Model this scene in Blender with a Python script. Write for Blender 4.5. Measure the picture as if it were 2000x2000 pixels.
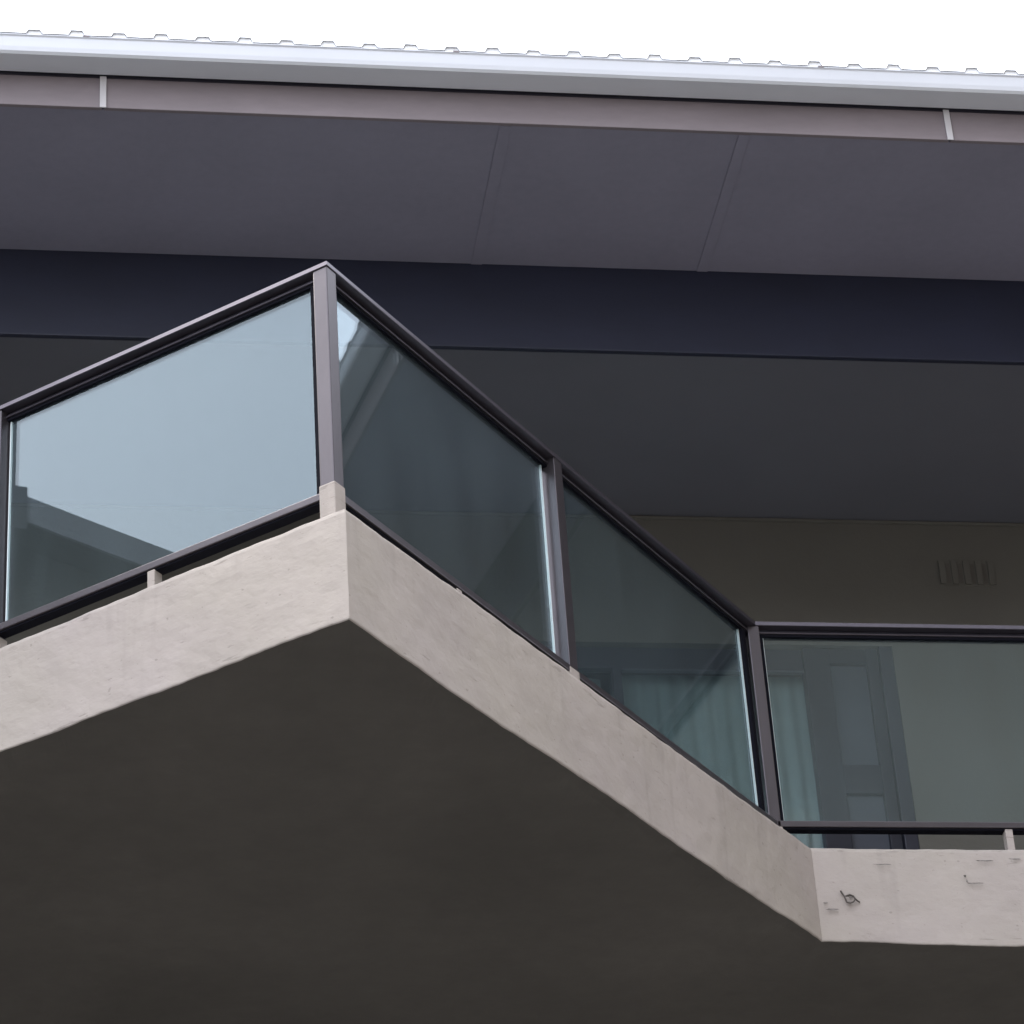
import bpy, bmesh, math, random
from mathutils import Vector, Matrix, noise

scene = bpy.context.scene
for o in list(bpy.data.objects):
    bpy.data.objects.remove(o, do_unlink=True)
col = scene.collection
random.seed(7)

# ------------------------------------------------------------------ camera
CAM = Vector((0, 0, 1.6))
PITCH, ROLL, YAW, FPX = .5523, -.0703, -.1717, 6272.6
fw = Vector((-math.sin(YAW) * math.cos(PITCH), math.cos(YAW) * math.cos(PITCH), math.sin(PITCH)))
rt0 = Vector((math.cos(YAW), math.sin(YAW), 0))
up0 = rt0.cross(fw)
rt = rt0 * math.cos(ROLL) + up0 * math.sin(ROLL)
up = up0 * math.cos(ROLL) - rt0 * math.sin(ROLL)
cd = bpy.data.cameras.new('camera')
cam = bpy.data.objects.new('camera', cd)
col.objects.link(cam)
cam.matrix_world = Matrix(((rt.x, up.x, -fw.x, CAM.x), (rt.y, up.y, -fw.y, CAM.y), (rt.z, up.z, -fw.z, CAM.z), (0, 0, 0, 1)))
cd.sensor_width = 36
cd.lens = 36 * FPX / 2000
cd.clip_start = .1
cd.clip_end = 3000
scene.camera = cam
scene.render.resolution_x = scene.render.resolution_y = 1024

# ------------------------------------------------------------------ sky, sun, exposure
SUN_EL, SUN_AZ = math.radians(48), math.radians(-62)      # azimuth measured from +Y towards +X
world = bpy.data.worlds.new('World')
scene.world = world
world.use_nodes = True
wn, wl = world.node_tree.nodes, world.node_tree.links
wn.clear()
sky = wn.new('ShaderNodeTexSky')
sky.sky_type = 'NISHITA'
sky.sun_disc = False
sky.sun_elevation = SUN_EL
sky.sun_rotation = SUN_AZ
sky.dust_density = 4
sky.air_density = 1
mixc = wn.new('ShaderNodeMix')
mixc.data_type = 'RGBA'
mixc.inputs['Factor'].default_value = .72
mixc.inputs['B'].default_value = (8.6, 8.9, 9.7, 1)       # even cloud cover over the clear sky
bg = wn.new('ShaderNodeBackground')
bg.inputs['Strength'].default_value = .1
wo = wn.new('ShaderNodeOutputWorld')
wl.new(sky.outputs[0], mixc.inputs['A'])
wl.new(mixc.outputs['Result'], bg.inputs['Color'])
wl.new(bg.outputs[0], wo.inputs[0])

sd = bpy.data.lights.new('sun', 'SUN')
sd.energy = .6
sd.angle = math.radians(25)
sd.color = (1, .96, .9)
sun = bpy.data.objects.new('sun', sd)
col.objects.link(sun)
sdir = Vector((math.sin(SUN_AZ) * math.cos(SUN_EL), math.cos(SUN_AZ) * math.cos(SUN_EL), math.sin(SUN_EL)))
sun.rotation_euler = (-sdir).to_track_quat('-Z', 'Y').to_euler()

vs = scene.view_settings
vs.view_transform = 'Standard'
vs.look = 'None'
vs.exposure = 2.27
vs.gamma = 1
vs.use_curve_mapping = False

cy = scene.cycles
cy.max_bounces, cy.diffuse_bounces, cy.glossy_bounces, cy.transmission_bounces, cy.transparent_max_bounces = 7, 4, 3, 2, 14

ZB, ZT = 6.812, 7.238                         # underside and top of the balcony edge

# ------------------------------------------------------------------ materials
def mat(name, color, rough=.7, metallic=0, var=.0, vscale=4, bump=.0, bscale=60, spec=.5, stretch=(1, 1, 1), var2=.0, v2scale=40):
    m = bpy.data.materials.new(name)
    m.use_nodes = True
    n, l = m.node_tree.nodes, m.node_tree.links
    b = n['Principled BSDF']
    b.inputs['Roughness'].default_value = rough
    b.inputs['Metallic'].default_value = metallic
    b.inputs['Specular IOR Level'].default_value = spec
    b.inputs['Base Color'].default_value = (*color, 1)
    tc = n.new('ShaderNodeTexCoord')
    mp = n.new('ShaderNodeMapping')
    mp.inputs['Scale'].default_value = stretch
    l.new(tc.outputs['Object'], mp.inputs['Vector'])
    cur = None
    for v, s in ((var, vscale), (var2, v2scale)):
        if v:
            t = n.new('ShaderNodeTexNoise')
            t.inputs['Scale'].default_value = s
            t.inputs['Detail'].default_value = 5
            t.inputs['Roughness'].default_value = .6
            l.new(mp.outputs[0], t.inputs['Vector'])
            r = n.new('ShaderNodeMapRange')
            r.inputs['From Min'].default_value = .3
            r.inputs['From Max'].default_value = .7
            r.inputs['To Min'].default_value = 1 - v
            r.inputs['To Max'].default_value = 1 + v
            l.new(t.outputs['Fac'], r.inputs['Value'])
            x = n.new('ShaderNodeVectorMath')
            x.operation = 'SCALE'
            if cur is None:
                x.inputs[0].default_value = color
            else:
                l.new(cur, x.inputs[0])
            l.new(r.outputs[0], x.inputs['Scale'])
            cur = x.outputs[0]
    if cur is not None:
        l.new(cur, b.inputs['Base Color'])
    if bump:
        t = n.new('ShaderNodeTexNoise')
        t.inputs['Scale'].default_value = bscale
        t.inputs['Detail'].default_value = 4
        l.new(mp.outputs[0], t.inputs['Vector'])
        bp = n.new('ShaderNodeBump')
        bp.inputs['Strength'].default_value = bump
        bp.inputs['Distance'].default_value = .01
        l.new(t.outputs['Fac'], bp.inputs['Height'])
        l.new(bp.outputs[0], b.inputs['Normal'])
    return m


def plaster_mat(name, color):
    """painted, hand-trowelled concrete: blotches, horizontal trowel drags, short cracks and chipped spots"""
    m = bpy.data.materials.new(name)
    m.use_nodes = True
    n, l = m.node_tree.nodes, m.node_tree.links
    b = n['Principled BSDF']
    b.inputs['Roughness'].default_value = .78
    b.inputs['Specular IOR Level'].default_value = .3
    tc = n.new('ShaderNodeTexCoord')

    def nz(scale, stretch, detail=5, rough=.6, off=(0, 0, 0)):
        mp = n.new('ShaderNodeMapping')
        mp.inputs['Scale'].default_value = stretch
        mp.inputs['Location'].default_value = off
        l.new(tc.outputs['Object'], mp.inputs['Vector'])
        t = n.new('ShaderNodeTexNoise')
        t.inputs['Scale'].default_value = scale
        t.inputs['Detail'].default_value = detail
        t.inputs['Roughness'].default_value = rough
        l.new(mp.outputs[0], t.inputs['Vector'])
        return t.outputs['Fac']

    def rng(v, a, bb, c, d):
        r = n.new('ShaderNodeMapRange')
        for k, val in zip(('From Min', 'From Max', 'To Min', 'To Max'), (a, bb, c, d)):
            r.inputs[k].default_value = val
        l.new(v, r.inputs['Value'])
        return r.outputs[0]

    def mul(a, bb):
        x = n.new('ShaderNodeMath')
        x.operation = 'MULTIPLY'
        l.new(a, x.inputs[0])
        l.new(bb, x.inputs[1])
        return x.outputs[0]
    blot = rng(nz(2.6, (1, 1, 1.3), 7, .65), .3, .7, .925, 1.055)
    drag = rng(nz(7, (1, 1, 5), 6, .65, (3, 1, 0)), .3, .7, .985, 1.012)
    sep = n.new('ShaderNodeSeparateXYZ')
    l.new(tc.outputs['Object'], sep.inputs[0])
    top = rng(sep.outputs['Z'], ZT - .11, ZT - .015, 0, .085)      # paint is most broken along the two arrises
    bot = rng(sep.outputs['Z'], ZB + .01, ZB + .08, .06, 0)

    def add(a, bb):
        x = n.new('ShaderNodeMath')
        x.operation = 'ADD'
        l.new(a, x.inputs[0])
        l.new(bb, x.inputs[1])
        return x.outputs[0]
    edge = add(top, bot)
    crack = rng(add(nz(6.5, (1, 1, 6), 6, .62, (9, 4, 2)), edge), .685, .72, 1, .80)
    spots = rng(nz(38, (1, 1, 1.6), 2, .5, (1, 7, 2)), .70, .76, 1, .78)
    drips = rng(add(nz(9, (1, 1, .12), 3, .6, (2, 8, 0)), rng(sep.outputs['Z'], ZB + .1, ZT, -.05, .05)), .58, .72, 1, .90)
    f = mul(mul(mul(blot, drag), drips), mul(crack, spots))
    x = n.new('ShaderNodeVectorMath')
    x.operation = 'SCALE'
    x.inputs[0].default_value = color
    l.new(f, x.inputs['Scale'])
    # a faint warm / cool drift of the paint
    hue = n.new('ShaderNodeMix')
    hue.data_type = 'RGBA'
    hue.blend_type = 'MULTIPLY'
    hue.inputs['Factor'].default_value = 1
    cr = n.new('ShaderNodeValToRGB')
    cr.color_ramp.elements[0].position = .35
    cr.color_ramp.elements[0].color = (1, .985, .95, 1)
    cr.color_ramp.elements[1].position = .65
    cr.color_ramp.elements[1].color = (1, .97, .985, 1)
    l.new(nz(1.7, (1, 1, 1), 3, .5, (5, 5, 5)), cr.inputs[0])
    l.new(x.outputs[0], hue.inputs['A'])
    l.new(cr.outputs[0], hue.inputs['B'])
    l.new(hue.outputs['Result'], b.inputs['Base Color'])
    hgt = n.new('ShaderNodeMath')
    hgt.operation = 'ADD'
    l.new(rng(nz(13, (1, 1, 1.7), 8, .68), 0, 1, 0, 1.3), hgt.inputs[0])
    l.new(mul(crack, spots), hgt.inputs[1])
    bp = n.new('ShaderNodeBump')
    bp.inputs['Strength'].default_value = .27
    bp.inputs['Distance'].default_value = .012
    l.new(hgt.outputs[0], bp.inputs['Height'])
    l.new(bp.outputs[0], b.inputs['Normal'])
    return m


def glass_mat(name, tint, r0, warp=.0, wscale=1.2, haze=.0):
    m = bpy.data.materials.new(name)
    m.use_nodes = True
    n, l = m.node_tree.nodes, m.node_tree.links
    n.clear()
    out = n.new('ShaderNodeOutputMaterial')
    tr = n.new('ShaderNodeBsdfTransparent')
    tr.inputs[0].default_value = (*tint, 1)
    gl = n.new('ShaderNodeBsdfGlossy')
    gl.inputs['Roughness'].default_value = .0
    gl.inputs['Color'].default_value = (.83, .935, 1, 1)
    mx = n.new('ShaderNodeMixShader')
    lw = n.new('ShaderNodeLayerWeight')                       # Schlick: r0 + (1-r0)(1-cos)^5
    lw.inputs['Blend'].default_value = .5
    pw = n.new('ShaderNodeMath')
    pw.operation = 'POWER'
    pw.inputs[1].default_value = 4.0
    l.new(lw.outputs['Facing'], pw.inputs[0])
    ma = n.new('ShaderNodeMath')
    ma.operation = 'MULTIPLY_ADD'
    ma.inputs[1].default_value = 1 - r0
    ma.inputs[2].default_value = r0
    l.new(pw.outputs[0], ma.inputs[0])
    l.new(ma.outputs[0], mx.inputs[0])
    l.new(tr.outputs[0], mx.inputs[1])
    l.new(gl.outputs[0], mx.inputs[2])
    if warp:
        tc = n.new('ShaderNodeTexCoord')
        t = n.new('ShaderNodeTexNoise')
        t.inputs['Scale'].default_value = wscale
        t.inputs['Detail'].default_value = 0
        l.new(tc.outputs['Object'], t.inputs['Vector'])
        bp = n.new('ShaderNodeBump')
        bp.inputs['Strength'].default_value = 1
        bp.inputs['Distance'].default_value = warp
        l.new(t.outputs['Fac'], bp.inputs['Height'])
        l.new(bp.outputs[0], gl.inputs['Normal'])
    last = mx
    if haze:                                                  # pale milky haze mixed over the glass as diffuse colour
        df = n.new('ShaderNodeBsdfDiffuse')
        df.inputs[0].default_value = (.42, .53, .57, 1)
        tc = n.new('ShaderNodeTexCoord')
        t = n.new('ShaderNodeTexNoise')
        t.inputs['Scale'].default_value = 4
        t.inputs['Detail'].default_value = 6
        t.inputs['Roughness'].default_value = .65
        mp = n.new('ShaderNodeMapping')                       # haze drawn out downwards into faint water streaks
        mp.inputs['Scale'].default_value = (1, 1, .3)
        l.new(tc.outputs['Object'], mp.inputs['Vector'])
        l.new(mp.outputs[0], t.inputs['Vector'])
        r = n.new('ShaderNodeMapRange')
        r.inputs['From Min'].default_value = .3
        r.inputs['From Max'].default_value = .75
        r.inputs['To Min'].default_value = haze * .65
        r.inputs['To Max'].default_value = haze * 1.35
        l.new(t.outputs['Fac'], r.inputs['Value'])
        m2 = n.new('ShaderNodeMixShader')
        l.new(r.outputs[0], m2.inputs[0])
        l.new(mx.outputs[0], m2.inputs[1])
        l.new(df.outputs[0], m2.inputs[2])
        last = m2
    l.new(last.outputs[0], out.inputs[0])
    return m


M = dict(
    slab=plaster_mat('painted_concrete', (.392, .353, .320)),
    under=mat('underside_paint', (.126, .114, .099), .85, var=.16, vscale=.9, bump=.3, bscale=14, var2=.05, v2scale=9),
    floor=mat('floor_tiles', (.50, .49, .47), .8, var=.1, bump=.1),
    soffit=mat('soffit_paint', (.225, .214, .268), .6, var=.07, vscale=1.4, bump=.10, bscale=9, var2=.035, v2scale=22),
    ceiling=mat('ceiling_paint', (.160, .158, .182), .7, var=.05, vscale=1.5, bump=.06, bscale=12),
    navy=mat('navy_paint', (.0108, .0130, .0310), .55, var=.12, vscale=2.5, bump=.08, bscale=14, stretch=(1, 1, 2)),
    wall=mat('wall_render', (.158, .148, .128), .85, var=.05, vscale=1.6, bump=.2, bscale=45),
    fascia=mat('fascia_paint', (.20, .168, .178), .55, var=.10, vscale=1.6, bump=.05, bscale=20, stretch=(1, 1, 3), var2=.03, v2scale=14),
    strip=mat('joint_strip', (.50, .48, .49), .5, var=.05),
    gutter=mat('gutter_paint', (.62, .635, .67), .38, var=.04, vscale=5, stretch=(.3, 1, 1), spec=.5),
    roof=mat('roof_steel', (.72, .73, .75), .4, var=.05),
    rail=mat('bronze_aluminium', (.098, .088, .105), .32, .66, var=.06, vscale=9, bump=.03, bscale=80),
    post=mat('grey_aluminium', (.082, .073, .080), .34, .60, var=.07, vscale=9, bump=.05, bscale=60, stretch=(1, 1, .3)),
    channel=mat('dark_channel', (.035, .033, .046), .4, .2, var=.06, vscale=9),
    gasket=mat('black_gasket', (.006, .006, .010), .8, spec=.08),
    glass=glass_mat('railing_glass', (.81, .865, .865), .056, haze=.037),
    wglass=glass_mat('window_glass', (.90, .93, .94), .043),
    edge=mat('glass_edge', (.74, .82, .83), .15, spec=.8),
    frame=mat('dark_frame', (.034, .034, .050), .45, var=.08),
    door=mat('door_paint', (.022, .022, .034), .5, var=.08),
    curtain=mat('curtain_cloth', (.36, .42, .41), .9, var=.06, vscale=6, stretch=(4, 1, .3)),
    panel=mat('door_panel', (.075, .082, .105), .35, var=.08),
    cap=mat('rib_cap_white', (.86, .87, .88), .5),
    room=mat('room_plaster', (.25, .25, .25), .9),
    chip=mat('bare_concrete', (.235, .212, .196), .9, var=.25, vscale=70, bump=.5, bscale=120),
    wire=mat('rusty_wire', (.10, .085, .075), .7, .3, var=.2, vscale=60),
    ground=mat('paving', (.20, .193, .183), .9, var=.15, vscale=.7, bump=.2, bscale=30),
    nwall=mat('neighbour_wall', (.10, .095, .095), .85, var=.1, bump=.2),
    nroof=mat('neighbour_roof', (.09, .085, .09), .7, var=.15),
    ntrim=mat('neighbour_trim', (.26, .26, .28), .6),
    nglass=mat('neighbour_glass', (.03, .035, .04), .1, spec=.7),
    block=mat('block_render', (.15, .128, .10), .85, var=.1, vscale=.8),
)

# ------------------------------------------------------------------ helpers
def tag(o, label=None, cat=None, group=None, kind=None):
    for k, v in (('label', label), ('category', cat), ('group', group), ('kind', kind)):
        if v:
            o[k] = v
    return o


def empty(name, loc, label=None, cat=None, group=None):
    o = bpy.data.objects.new(name, None)
    o.location = loc
    o.empty_display_size = .2
    col.objects.link(o)
    return tag(o, label, cat, group)


def link(name, me, m, parent=None, smooth=False):
    me.materials.append(m)
    if smooth:
        for p in me.polygons:
            p.use_smooth = True
    o = bpy.data.objects.new(name, me)
    col.objects.link(o)
    if parent is not None:
        o.parent = parent
        w = Vector((0, 0, 0))
        q = parent
        while q is not None:
            w += q.location
            q = q.parent
        o.location = -w                # meshes are written in world coordinates
    return o


def mesh(name, verts, faces, m, parent=None, bevel=0, smooth=False, segs=2):
    me = bpy.data.meshes.new(name)
    bm = bmesh.new()
    vv = [bm.verts.new(v) for v in verts]
    for f in faces:
        bm.faces.new([vv[i] for i in f])
    bmesh.ops.recalc_face_normals(bm, faces=bm.faces)
    if bevel:
        bmesh.ops.bevel(bm, geom=list(bm.edges), offset=bevel, segments=segs, affect='EDGES', profile=.6)
    bm.to_mesh(me)
    bm.free()
    return link(name, me, m, parent, smooth)


BOXF = [(0, 1, 2, 3), (7, 6, 5, 4), (0, 4, 5, 1), (1, 5, 6, 2), (2, 6, 7, 3), (3, 7, 4, 0)]


def box(name, x0, x1, y0, y1, z0, z1, m, parent=None, bevel=0):
    v = [(x0, y0, z0), (x1, y0, z0), (x1, y1, z0), (x0, y1, z0), (x0, y0, z1), (x1, y0, z1), (x1, y1, z1), (x0, y1, z1)]
    return mesh(name, v, BOXF, m, parent, bevel)


def boxes(name, lst, m, parent=None, bevel=0):
    v, f = [], []
    for (x0, x1, y0, y1, z0, z1) in lst:
        k = len(v)
        v += [(x0, y0, z0), (x1, y0, z0), (x1, y1, z0), (x0, y1, z0), (x0, y0, z1), (x1, y0, z1), (x1, y1, z1), (x0, y1, z1)]
        f += [tuple(k + i for i in q) for q in BOXF]
    return mesh(name, v, f, m, parent, bevel)


def prism(name, quad, z0, z1, m, parent=None, bevel=0):
    n = len(quad)
    v = [(q[0], q[1], z0) for q in quad] + [(q[0], q[1], z1) for q in quad]
    f = [tuple(range(n)), tuple(range(2 * n - 1, n - 1, -1))] + [(i, (i + 1) % n, n + (i + 1) % n, n + i) for i in range(n)]
    return mesh(name, v, f, m, parent, bevel)


def tube(name, pts, r, m, parent=None, sides=6):
    pts = [Vector(p) for p in pts]
    v, f = [], []
    for i, p in enumerate(pts):
        t = (pts[min(i + 1, len(pts) - 1)] - pts[max(i - 1, 0)]).normalized()
        a = t.cross(Vector((.3, .9, .2))).normalized()
        b = t.cross(a)
        for k in range(sides):
            an = 2 * math.pi * k / sides
            v.append(p + (a * math.cos(an) + b * math.sin(an)) * r)
    for i in range(len(pts) - 1):
        for k in range(sides):
            f.append((i * sides + k, i * sides + (k + 1) % sides, (i + 1) * sides + (k + 1) % sides, (i + 1) * sides + k))
    f += [tuple(range(sides)), tuple(range(len(v) - 1, len(v) - 1 - sides, -1))]
    return mesh(name, v, f, m, parent)


# ------------------------------------------------------------------ plan of the balcony (metres; Y runs into the building)
TL, TR = .8629, .699
C = Vector((1.0015, 9.0))
Ld = Vector((-math.sin(TL), math.cos(TL)))
Rd = Vector((math.sin(TR), math.cos(TR)))
Ecor = C + Rd * 3.3221
A = C + Ld * ((Ecor.y - C.y) / math.cos(TL))
FL = Vector((A.x - 6, Ecor.y))
FR = Vector((Ecor.x + 7, Ecor.y))
OUT = [FL, A, C, Ecor, FR]


def offset(line, i):
    """the outline moved inwards by i, mitred at the corners"""
    d = [(line[k + 1] - line[k]).normalized() for k in range(len(line) - 1)]
    nn = [Vector((-q.y, q.x)) for q in d]
    res = [line[0] + nn[0] * i]
    for k in range(1, len(line) - 1):
        a, b = line[k] + nn[k - 1] * i, line[k] + nn[k] * i
        den = d[k - 1].x * d[k].y - d[k - 1].y * d[k].x
        w = b - a
        t = (w.x * d[k].y - w.y * d[k].x) / den
        res.append(a + d[k - 1] * t)
    res.append(line[-1] + nn[-1] * i)
    return res


def sweep(name, prof, m, parent, step=.02, wob=None):
    lines = [offset(OUT, max(i, 1e-6)) for i, z in prof]
    v, f, rows = [], [], 0
    for k in range(len(OUT) - 1):
        n = max(2, int((OUT[k + 1] - OUT[k]).length / step))
        for s in range(n + (1 if k == len(OUT) - 2 else 0)):
            t = s / n
            for j, (i, z) in enumerate(prof):
                p = lines[j][k].lerp(lines[j][k + 1], t)
                q = Vector((p.x, p.y, z))
                if wob:
                    dk = (OUT[k + 1] - OUT[k]).normalized()
                    q = wob(q, i, z, Vector((-dk.y, dk.x)), min(s, n - s) * step)
                v.append(q)
            rows += 1
    P = len(prof)
    for r in range(rows - 1):
        for j in range(P - 1):
            f.append((r * P + j, r * P + j + 1, (r + 1) * P + j + 1, (r + 1) * P + j))
    me = bpy.data.meshes.new(name)
    me.from_pydata([tuple(q) for q in v], [], f)
    bm = bmesh.new()
    bm.from_mesh(me)
    bmesh.ops.recalc_face_normals(bm, faces=bm.faces)
    bm.to_mesh(me)
    bm.free()
    return link(name, me, m, parent)


def nz(p, s, o=0):
    return noise.noise(Vector((p.x * s + o, p.y * s + o * .7, p.z * s + o * .3)))


def slab_wobble(q, i, z, nrm, dcorner):
    w = nz(q, 1.6, 3) * .007 + nz(q, 5, 9) * .0028 + nz(q, 15, 21) * .0022 + nz(q, 38, 31) * .0011
    fade = 1 if i < .06 else max(0, 1 - (i - .06) / .2)
    q = q + Vector((nrm.x, nrm.y, 0)) * w * fade * min(1, dcorner / .08 + .15)
    e = nz(Vector((q.x, q.y, 0)), 1.1, 40) * .02 + nz(Vector((q.x, q.y, 0)), 6, 50) * .005 + nz(Vector((q.x, q.y, 0)), 20, 60) * .0022
    if z < ZB + .05:
        q.z += e * fade
    elif z > ZT - .04:
        e2 = nz(Vector((q.x, q.y, 7)), 2.3, 70) * .005 + nz(Vector((q.x, q.y, 3)), 13, 80) * .003
        q.z += e2 * fade
    return q


# ------------------------------------------------------------------ the setting
g = bpy.data.meshes.new('ground')
S = 900
g.from_pydata([(-S, -S, 0), (S, -S, 0), (S, S, 0), (-S, S, 0)], [], [(0, 1, 2, 3)])
tag(link('ground', g, M['ground']), 'grey paved ground below the balcony', kind='structure')

# ------------------------------------------------------------------ the apartment building
K = 1.05                                      # eave and rear wall stand this much further back


def zk(z):                                    # height of something on the eave / rear wall
    return 1.6 + (z - 1.6) * K


YF, YN, YW = 9.98 * K, 10.9414 * K, 12.944 * K
ZS, ZN = zk(9.6843), zk(9.2557)               # soffit, underside of the beam
XA, XB = -9.0, 13.0
bld = empty('apartment_building', (2, YW, 0), 'pale rendered apartment building with deep dark eave and navy beam above the balcony', 'building')

# rear wall with the opening for window and door
WX0, WX1, DX1, WZ0, WZ1 = 1.30, 3.78, 4.235, 7.0, zk(8.985)
boxes('wall', [(XA, WX0, YW, YW + .25, ZB + .01, ZS), (DX1, XB, YW, YW + .25, ZB + .01, ZS), (WX0, DX1, YW + .0, YW + .25, WZ1, ZS),
               (WX0, DX1, YW, YW + .25, ZB + .01, WZ0)], M['wall'], bld)
box('cornice', XA, XB, YW - .02, YW, ZS - .018, ZS - .004, M['wall'], bld, .004)
box('lower_wall', XA, XB, YW + .1, YW + .35, 0, ZB + .008, M['wall'], bld)
boxes('room', [(XA, XB, YW + 3, YW + 3.2, ZB, ZS + .2), (XA, XB, YW + .25, YW + 3, ZS + .004, ZS + .2), (XA, XB, YW + .25, YW + 3, ZB - .004, ZB + .2),
               (WX0 - 2.2, WX0 - 2, YW + .25, YW + 3, ZB + .2, ZS), (DX1 + 1, DX1 + 1.2, YW + .25, YW + 3, ZB + .2, ZS)], M['room'], bld)
box('ceiling', XA, XB, YN + .03, YW, ZS, ZS + .06, M['ceiling'], bld)
box('beam', XA, XB, YN, YN + .03, ZN, ZS + .05, M['navy'], bld, .006)
# soffit panels with cover battens on the joints
J1, J2 = 1.786 * K + .034, 2.768 * K + .032
for x0, x1 in ((XA, J1 - .003), (J1 + .003, J2 - .003), (J2 + .003, XB)):
    box('soffit_panel', x0, x1, YF + .018, YN - .002, ZS, ZS + .012, M['soffit'], bld, .002)
for x in (J1, J2):
    box('soffit_batten', x - .025, x + .025, YF + .022, YN - .004, ZS - .0045, ZS - .001, M['soffit'], bld, .001)

# roof: sheet with raised ribs, gutter, fascia boards with pale joint strips
roof = empty('roof', (0, 0, 0))
roof.parent = bld
roof.location = -bld.location
ZFT = ZS + .155
FX = (.214 * K, 3.654 * K)
for x0, x1 in ((XA, FX[0] - .004), (FX[0] + .004, FX[1] - .004), (FX[1] + .004, XB)):
    box('fascia_board', x0, x1, YF, YF + .02, ZS - .004, ZFT + .05, M['fascia'], roof, .003)
box('shadow_strip', XA, XB, YF - .005, YF - .0005, ZFT - .005, ZFT + .045, M['channel'], roof)  # dark strip painted in as the shadow line under the gutter
for x in FX:
    box('joint_strip', x - .0135, x + .0135, YF - .011, YF - .0055, ZS - .010, ZFT - .001, M['strip'], roof, .002)
gy0, gy1, gz0, gz1 = YF - .148, YF - .018, ZFT - .002, ZFT + .088


def gutter(x0, x1):
    prof = [(gy1, gz1), (gy1, gz0 + .004), (gy1 - .004, gz0), (gy0 + .014, gz0), (gy0 + .004, gz0 + .010), (gy0, gz0 + .03), (gy0 - .004, gz1 - .012),
            (gy0 - .010, gz1 - .006), (gy0 - .008, gz1), (gy0 + .002, gz1 + .001), (gy0 + .004, gz1 - .01), (gy0 + .006, gz0 + .03), (gy0 + .018, gz0 + .006), (gy1 - .008, gz0 + .006), (gy1 - .006, gz1)]
    n = len(prof)
    v = [(x0, y, z) for y, z in prof] + [(x1, y, z) for y, z in prof]
    f = [(i, (i + 1) % n, n + (i + 1) % n, n + i) for i in range(n)]
    return mesh('gutter', v, f, M['gutter'], roof)


gutter(XA, XB)
for x in (-1.36, .15, 1.69, 3.26, 4.8):
    box('gutter_clip', x - .012, x + .012, gy0 - .0115, gy0 + .012, gz1 - .006, gz1 + .0022, M['fascia'], roof, .001)
# ribbed roof sheet running up and back from the gutter
PIT = math.tan(math.radians(12))
SP = .1735
yv0, zv0 = gy0 - .012, gz1 + .003


def sheet_line(x0, x1):
    pts, k = [], 0
    x = x0
    while x < x1:
        h = .024 if k % 2 == 0 else .019
        pts += [(x, 0), (x + .055, 0), (x + .066, h), (x + .112, h), (x + .123, 0)]
        x += SP
        k += 1
    return pts


line = sheet_line(XA, XB)
v = []
for x, h in line:
    v.append((x, yv0, zv0 + h))
for x, h in line:
    v.append((x, yv0 + 4, zv0 + h + 4 * PIT))
n = len(line)
mesh('roof_sheet', v, [(i, i + 1, n + i + 1, n + i) for i in range(n - 1)], M['roof'], roof)

k = 0
x = XA
while x < XB:
    if -1.2 < x < 5.4:
        h = .024 if k % 2 == 0 else .019
        y = yv0 + .010
        zz = zv0 + .010 * PIT
        mesh('rib_cap', [(x + .056, y, zz), (x + .122, y, zz), (x + .111, y, zz + h - .001), (x + .067, y, zz + h - .001),
                         (x + .056, y + .01, zz), (x + .122, y + .01, zz), (x + .111, y + .01, zz + h - .001), (x + .067, y + .01, zz + h - .001)], BOXF, M['cap'], roof)
    x += SP
    k += 1

# window and door in the rear wall
win = empty('window', (0, 0, 0))
win.parent = bld
win.location = -bld.location
fy0, fy1 = YW + .05, YW + .12
HZ = zk(8.872)
MX0, MX1 = 2.674 * K, 2.718 * K
boxes('frame', [(WX0, WX1, fy0, fy1, HZ, WZ1), (WX0, WX0 + .05, fy0, fy1, WZ0, HZ), (WX0, WX1, fy0, fy1, WZ0, WZ0 + .06)], M['frame'], win, .004)
box('mullion', MX0, MX1, fy0 - .01, fy1, WZ0 + .06, HZ - .001, M['frame'], win, .004)
box('pane', WX0 + .05, MX0, fy0 + .03, fy0 + .036, WZ0 + .06, HZ, M['wglass'], win)
box('pane', MX1, WX1, fy0 + .03, fy0 + .036, WZ0 + .06, HZ, M['wglass'], win)
box('head_bead', MX1 + .002, WX1, fy0 - .004, fy0 + .02, HZ - .014, HZ - .002, M['panel'], win, .002)
door = empty('door', (0, 0, 0))
door.parent = bld
door.location = -bld.location
D0, D1, D2, D3 = WX1 + .002, 3.727 * K, 3.908 * K, 3.965 * K
dz = [WZ0, 7.55, zk(8.215), zk(8.365), zk(8.905), WZ1]
boxes('stile', [(D0, D1, fy0 - .02, fy1 - .02, WZ0, WZ1)], M['door'], door, .004)
boxes('stile', [(D2, D3, fy0 - .02, fy1 - .02, WZ0, WZ1)], M['door'], door, .004)
box('jamb', D3 + .003, DX1, fy0 - .045, fy1, WZ0, WZ1, M['frame'], door, .005)
for z0, z1 in ((dz[0], dz[1]), (dz[2], dz[3]), (dz[4], dz[5])):
    box('cross_rail', D1, D2, fy0 - .016, fy1 - .024, z0, z1, M['door'], door, .004)
for z0, z1 in ((dz[1], dz[2]), (dz[3], dz[4])):
    box('panel', D1, D2, fy0 + .012, fy0 + .022, z0, z1, M['panel'], door)
vent = empty('wall_vent', (0, 0, 0))
vent.parent = bld
vent.location = -bld.location
vx0, vx1, vz0, vz1 = 4.335 * K, 4.580 * K, zk(9.325), zk(9.468)
box('backing', vx0, vx1, YW - .004, YW - .001, vz0, vz1, M['wall'], vent)
nvs = 4
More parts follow.
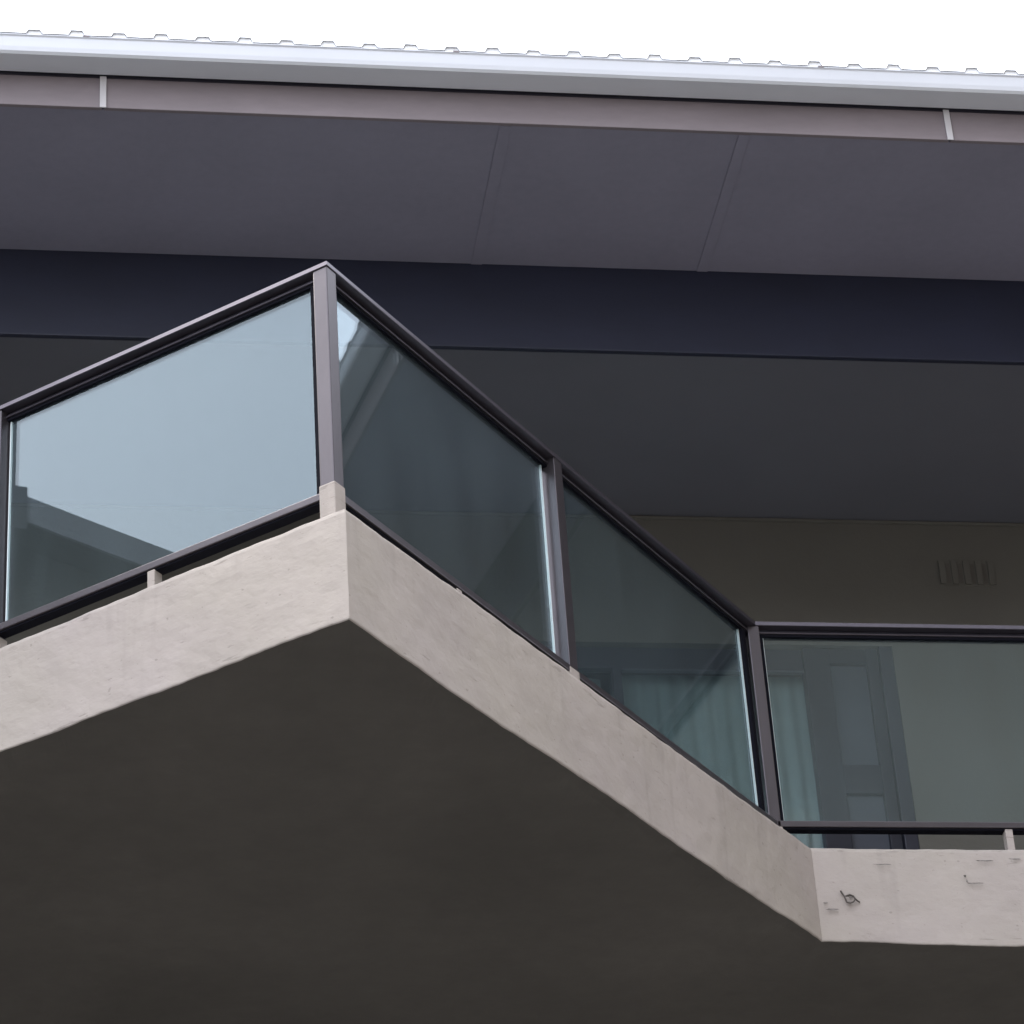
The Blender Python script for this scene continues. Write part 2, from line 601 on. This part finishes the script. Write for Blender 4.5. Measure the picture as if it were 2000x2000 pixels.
for k in range(nvs):
    x = vx0 + (k + .5) * (vx1 - vx0) / nvs
    box('slot', x - .009, x + .009, YW - .0055, YW - .0045, vz0 + .015, vz1 - .02, M['under'], vent)
for k in range(nvs + 1):
    x = vx0 + k * (vx1 - vx0) / nvs
    box('louvre', x - .016, x + .016, YW - .014, YW - .0045, vz0 + .006, vz1 - .006, M['wall'], vent, .003)

# curtains behind the window glass
def curtain(x0, x1, y, z0, z1, amp, wl, label):
    n = int((x1 - x0) / .012)
    v, f = [], []
    rows = 14
    for r in range(rows + 1):
        z = z1 + (z0 - z1) * r / rows
        for i in range(n + 1):
            x = x0 + (x1 - x0) * i / n
            a = amp * (.35 + .65 * r / rows)
            yy = y + a * math.sin(2 * math.pi * x / wl + 1.6 * noise.noise(Vector((x * 3, 5, 0)))) + .4 * a * noise.noise(Vector((x * 14, z * .5, 2)))
            v.append((x, yy, z))
    for r in range(rows):
        for i in range(n):
            k = r * (n + 1) + i
            f.append((k, k + 1, k + n + 2, k + n + 1))
    o = mesh('curtain', v, f, M['curtain'], None, smooth=True)
    return tag(o, label, 'curtain', 'curtains behind the window')


curtain(MX1 - .01, WX1 + .09, fy1 + .05, WZ0 + .07, HZ + .10, .022, .085, 'wide pale teal pleated curtain behind the window beside the dark door')
curtain(WX0 + .08, MX0 - .03, fy1 + .08, WZ0 + .07, HZ + .02, .018, .11, 'pale curtain left of the dark window mullion, partly hidden by railing post')

# ------------------------------------------------------------------ the balcony slab
bal = empty('balcony', (C.x, C.y, ZB), 'projecting concrete balcony with chipped cream painted edge and dark underside', 'balcony')
face = [(.30, ZT - .004), (.12, ZT - .002), (.03, ZT), (.010, ZT - .003), (.003, ZT - .010), (0, ZT - .022)]
for k in range(1, 21):
    face.append((0, ZT - .022 + (ZB - ZT + .033) * k / 21))
face += [(0, ZB + .009), (.001, ZB + .003), (.005, ZB)]
sweep('edge_beam', face, M['slab'], bal, wob=slab_wobble)
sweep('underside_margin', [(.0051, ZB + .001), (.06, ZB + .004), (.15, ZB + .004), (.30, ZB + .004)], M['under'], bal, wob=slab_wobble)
inner = offset(OUT, .30)
poly = [(p.x, p.y) for p in inner] + [(FR.x, YW + .3), (FL.x, YW + .3)]


def plate(name, z, m, parent):
    me = bpy.data.meshes.new(name)
    bm = bmesh.new()
    fc = bm.faces.new([bm.verts.new((x, y, z)) for x, y in poly])
    fc.normal_update()
    bmesh.ops.triangulate(bm, faces=[fc])
    bm.to_mesh(me)
    bm.free()
    return link(name, me, m, parent)


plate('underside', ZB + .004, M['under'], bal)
plate('floor', ZT - .12, M['floor'], bal)
# upstand back face
sweep('upstand', [(.30, ZT - .004), (.30, ZT - .13)], M['slab'], bal)
# bits of old fixing wire left in the edge
yE = Ecor.y
def chip(cx, cz, w, h, seed, m=None):
    """a ragged flake of bare concrete standing a hair proud of the paint"""
    rnd = random.Random(seed)
    n = 14
    ring = []
    for q in range(n):
        a = 2 * math.pi * q / n
        r = rnd.uniform(.45, 1)
        ring.append((cx + w * r * math.cos(a), cz + h * r * math.sin(a)))
    v = [(x, yE - .0085, z) for x, z in ring] + [(cx + (x - cx) * .8, yE - .0105, cz + (z - cz) * .8) for x, z in ring]
    f = [tuple(range(n, 2 * n))] + [(q, (q + 1) % n, n + (q + 1) % n, n + q) for q in range(n)]
    return mesh('chip', v, f, m or M['chip'], bal)


tube('fixing_wire', [(3.239, yE - .004, 7.040), (3.242, yE - .012, 7.026), (3.248, yE - .014, 7.012), (3.253, yE - .014, 6.996), (3.257, yE - .012, 6.986),
                     (3.270, yE - .014, 6.982), (3.284, yE - .015, 6.987), (3.293, yE - .015, 7.000), (3.286, yE - .014, 7.013), (3.272, yE - .014, 7.019), (3.254, yE - .012, 7.013)], .0034, M['wire'], bal)
tube('fixing_wire', [(3.290, yE - .014, 7.004), (3.301, yE - .011, 6.994), (3.312, yE - .004, 6.991)], .0034, M['wire'], bal)
chip(3.276, 7.014, .017, .010, 3)
chip(3.268, 6.988, .014, .006, 8)
chip(3.195, 6.9565, .036, .0042, 5)
chip(3.170, 6.985, .012, .004, 12)
chip(3.767, 7.106, .0075, .0085, 21, M['wire'])
chip(3.772, 7.086, .0035, .012, 22)
chip(3.800, 7.0745, .048, .0038, 23)
chip(3.43, 7.158, .055, .0030, 31)
chip(3.86, 7.176, .050, .0028, 33)
chip(3.99, 7.184, .034, .0030, 34)

# ------------------------------------------------------------------ the glass railing
RC = Vector((.988, 9.17))
RE = Vector((3.047, 11.672))
RA = offset(OUT, .12)[1]
RL = [Vector((FL.x, RA.y)), RA, RC, RE, Vector((FR.x, RE.y))]
rlg = empty('balcony_railing', (RC.x, RC.y, ZT), 'angular bronze framed glass railing with grey corner post standing on the balcony edge', 'railing')
ZR = 8.374
offs = {}


def at(k, s, i, rev=False):
    """point at distance s from node k along segment k (rev: from its far end), i behind the railing's outer line"""
    if i not in offs:
        offs[i] = offset(RL, i)
    a, b = RL[k], RL[k + 1]
    d = (b - a).normalized()
    nn = Vector((-d.y, d.x))
    return (b - d * s if rev else a + d * s) + nn * i


def railseg(name, k, i0, i1, z0, z1, m, bevel=.003, parent=None):
    a, b = offset(RL, i0), offset(RL, i1)
    return prism(name, [a[k], a[k + 1], b[k + 1], b[k]], z0, z1, m, parent or rlg, bevel)


def segpiece(name, k, s0, s1, i0, i1, z0, z1, m, parent=None, bevel=0, rev=False):
    q = [at(k, s0, i0, rev), at(k, s1, i0, rev), at(k, s1, i1, rev), at(k, s0, i1, rev)]
    return prism(name, q, z0, z1, m, parent or rlg, bevel)


def handrail(k):
    # flat cap with a backward-leaning front edge
    lv = []
    for i0, i1, z in ((.002, .083, ZR - .021), (0, .085, ZR - .019), (.0015, .0835, ZR - .002), (.005, .080, ZR)):
        a, b = offset(RL, i0), offset(RL, i1)
        lv.append([(q.x, q.y, z) for q in (a[k], a[k + 1], b[k + 1], b[k])])
    v = [q for l_ in lv for q in l_]
    f = [(0, 1, 2, 3), (15, 14, 13, 12)]
    for r in range(3):
        f += [(r * 4 + i, r * 4 + (i + 1) % 4, r * 4 + 4 + (i + 1) % 4, r * 4 + 4 + i) for i in range(4)]
    mesh('handrail', v, f, M['rail'], rlg)


for k in range(4):
    handrail(k)
    railseg('top_channel', k, .040, .072, ZR - .046, ZR - .0215, M['channel'], .002)
    railseg('channel_lip', k, .030, .0395, ZR - .044, ZR - .036, M['rail'], .002)
    railseg('top_gasket', k, .037, .070, ZR - .056, ZR - .0465, M['gasket'], .0)
ZLO = 7.424                                   # foot of the glass
for k in range(4):
    railseg('bottom_rail', k, .004, .062, ZLO - .028, ZLO, M['post'], .003)
    railseg('bottom_gasket', k, .012, .055, ZLO - .036, ZLO - .0285, M['gasket'], .0)

PW = .060


def post(k, s, rev=False, foot=-.041):
    p = segpiece('post', k, s, s + PW, .004, .004 + PW, ZLO + .03 - .07, ZR - .0215, M['post'], None, .003, rev)
    segpiece('post_foot', k, s - .004, s + PW + .004, .001, .007 + PW, ZT - .02, ZLO + foot, M['slab'], None, .004, rev)
    return p


# corner post, square to both runs
def corner_post():
    a, b = at(1, .004, .004, True), at(2, .004, .004)
    d1 = (RL[1] - RL[2]).normalized()
    d2 = (RL[3] - RL[2]).normalized()
    c0 = offset(RL, .004)[2]
    q = [c0, c0 + d2 * PW, c0 + d2 * PW + d1 * PW, c0 + d1 * PW]
    prism('post', q, ZLO - .02, ZR - .0215, M['post'], rlg, .004)
    c1 = offset(RL, .001)[2]
    w = PW + .006
    q = [c1, c1 + d2 * w, c1 + d2 * w + d1 * w, c1 + d1 * w]
    prism('post_foot', q, ZT - .02, ZLO + .026, M['slab'], rlg, .005)


corner_post()
# post in the concave corner beside the front run
ce = offset(RL, .004)[3]
prism('post', [(ce.x - .034, ce.y), (ce.x + .016, ce.y), (ce.x + .016, ce.y + .055), (ce.x - .034, ce.y + .055)], ZLO - .046, ZR - .0215, M['post'], rlg, .004)
prism('post_foot', [(ce.x - .038, ce.y - .004), (ce.x + .020, ce.y - .004), (ce.x + .020, ce.y + .058), (ce.x - .038, ce.y + .058)], ZT - .02, ZLO - .029, M['slab'], rlg, .004)

LL = (RC - RA).length
LR = (RE - RC).length
SL = 1.50                                      # first post of the left run, from the corner
SR = 1.566                                     # middle post of the right run
post(1, SL, True)
post(1, SL * 2 + .1, True)
post(2, SR, foot=-.008)
for s in (1.9, 3.8, 5.7):
    post(3, s)
for s in (.9, 2.8, 4.7):
    post(0, s, True)

GI0, GI1 = .049, .058                         # the glass stands near the inner side of the posts
GZ0, GZ1 = ZLO - .002, ZR - .050


def pane(k, s0, s1, rev=False, BOW=.0003):
    NU, NV = 28, 18                           # slightly bowed sheet: two smooth skins
    v, f = [], []
    ph = random.uniform(-1, 1)
    for i, face_i in enumerate((GI0, GI1)):
        for b in range(NV + 1):
            for a in range(NU + 1):
                u_, w_ = a / NU, b / NV
                bow = BOW * math.sin(math.pi * u_) * math.sin(math.pi * w_) + .00012 * math.sin(5 * u_ + 3 * w_ + ph)
                q = at(k, s0 + (s1 - s0) * u_, face_i - bow, rev)
                v.append((q.x, q.y, GZ0 + (GZ1 - GZ0) * w_))
        o = i * (NU + 1) * (NV + 1)
        for b in range(NV):
            for a in range(NU):
                c = o + b * (NU + 1) + a
                qd = (c, c + 1, c + NU + 2, c + NU + 1)
                f.append(qd if i == 0 else qd[::-1])
    me = bpy.data.meshes.new('pane')
    me.from_pydata(v, [], f)
    p = link('pane', me, M['glass'], rlg, True)
    for s, e in ((s0 - .0055, s0 - .0005), (s1 + .0005, s1 + .0055)):
        segpiece('pane_edge', k, s, e, GI0, GI1, GZ0, GZ1, M['edge'], p, 0, rev).location = (0, 0, 0)
    return p


def channel(k, s0, s1, rev=False):
    segpiece('side_gasket', k, s0, s1, .034, .066, ZLO + .001, ZR - .0565, M['gasket'], None, 0, rev)


pane(1, .105, SL - .012, True)
channel(1, PW + .008, .098, True)
pane(1, SL + PW + .02, SL * 2 + .08, True)
pane(1, SL * 2 + .1 + PW + .02, LL - .03, True)
pane(2, PW + .030, SR - .028, BOW=-.0004)
channel(2, PW + .008, PW + .022)
pane(2, SR + PW + .012, LR - .075)
channel(2, LR - .068, LR - .040)
pane(3, .040, 1.885)
channel(3, .022, .034)
pane(3, 1.9 + PW + .015, 3.785)
pane(0, .03, .885, True)
pane(0, .9 + PW + .015, 2.785, True)
# short cream stubs that carry the bottom rail
def stub(k, s, rev=False):
    segpiece('stub', k, s - .016, s + .016, .006, .05, ZT - .02, ZLO - .0325, M['slab'], None, .003, rev)


stub(1, .795, True)
stub(1, 2.3, True)
stub(2, .795)
stub(2, 2.35)
stub(3, .985)
stub(3, 2.9)

# ------------------------------------------------------------------ neighbours seen only mirrored in the glass, and one added block
nh = empty('neighbouring_house', (-13, 8.85, 0), 'dark neighbouring house with a low gable, mirrored in the left glass pane', 'house')
GX, RY, RZ, PT = -9.0, 8.86, 13.36, math.tan(math.radians(18.5))
HW = 5.6
ez = RZ - HW * PT
v = [(GX - 9, RY - HW + .3, 0), (GX - 9, RY + HW - .3, 0), (GX, RY - HW + .3, 0), (GX, RY + HW - .3, 0),
     (GX - 9, RY - HW + .3, ez), (GX - 9, RY + HW - .3, ez), (GX, RY - HW + .3, ez), (GX, RY + HW - .3, ez), (GX - 9, RY, RZ - .12), (GX, RY, RZ - .12)]
mesh('wall', v, [(2, 3, 7, 9, 6), (0, 4, 8, 5, 1), (0, 2, 6, 4), (1, 5, 7, 3)], M['nwall'], nh)
for s in (-1, 1):
    a = [(GX + .45, RY, RZ), (GX - 9.4, RY, RZ), (GX - 9.4, RY + s * HW, ez), (GX + .45, RY + s * HW, ez)]
    q = a + [(x, y, z - .1) for x, y, z in a]
    mesh('roof', q, BOXF, M['nroof'], nh)
    b = [(GX + .452, RY, RZ - .02), (GX + .48, RY, RZ - .02), (GX + .48, RY + s * HW, ez - .02), (GX + .452, RY + s * HW, ez - .02)]
    mesh('barge_board', b + [(x, y, z - .2) for x, y, z in b], BOXF, M['ntrim'], nh)
box('chimney', GX - .9, GX + .50, RY - .02, RY + .5, RZ - .3, RZ + .035, M['nroof'], nh)
for i in range(3):
    for z in (2.0, 5.4, 8.8):
        y = RY - 3 + i * 3
        w = box('window', GX + .001, GX + .05, y - .6, y + .6, z, z + 1.5, M['ntrim'], nh)
        box('glazing', GX + .051, GX + .056, y - .5, y + .5, z + .1, z + 1.4, M['nglass'], w).location = (0, 0, 0)

bk = empty('apartment_block', (11, -8, 0), 'tall brown apartment block across the street, mirrored in the front glass', 'building')
box('wall', 3.6, 46, -14, -6, 0, 23.6, M['block'], bk)
box('parapet', 3.4, 46.2, -14.2, -5.8, 23.61, 24.0, M['block'], bk, .02)
for fz in range(7):
    for i in range(8):
        x = 12.5 + i * 3.6
        w = box('window', x, x + 1.5, -5.999, -5.95, 1.3 + fz * 3.3, 2.9 + fz * 3.3, M['block'], bk)
        box('glazing', x + .08, x + 1.42, -5.949, -5.944, 1.38 + fz * 3.3, 2.82 + fz * 3.3, M['nglass'], w).location = (0, 0, 0)

br = empty('apartment_block', (24, 2, 0), 'added flat roofed brown block, unseen beyond the right end, hiding the sky from the right panes', 'building', 'blocks around the courtyard')  # added block, out of view, keeps bright sky reflections out of the right panes
bk['group'] = 'blocks around the courtyard'
box('wall', 18, 34, -5, 9.5, 0, 21.6, M['block'], br)
box('parapet', 17.8, 34.2, -5.2, 9.7, 21.61, 22.0, M['block'], br, .02)
for fz in range(6):
    for i in range(3):
        y = -4 + i * 3.2
        w = box('window', 17.95, 17.999, y, y + 1.4, 1.3 + fz * 3.3, 2.8 + fz * 3.3, M['block'], br)
        box('glazing', 17.944, 17.949, y + .08, y + 1.32, 1.38 + fz * 3.3, 2.72 + fz * 3.3, M['nglass'], w).location = (0, 0, 0)
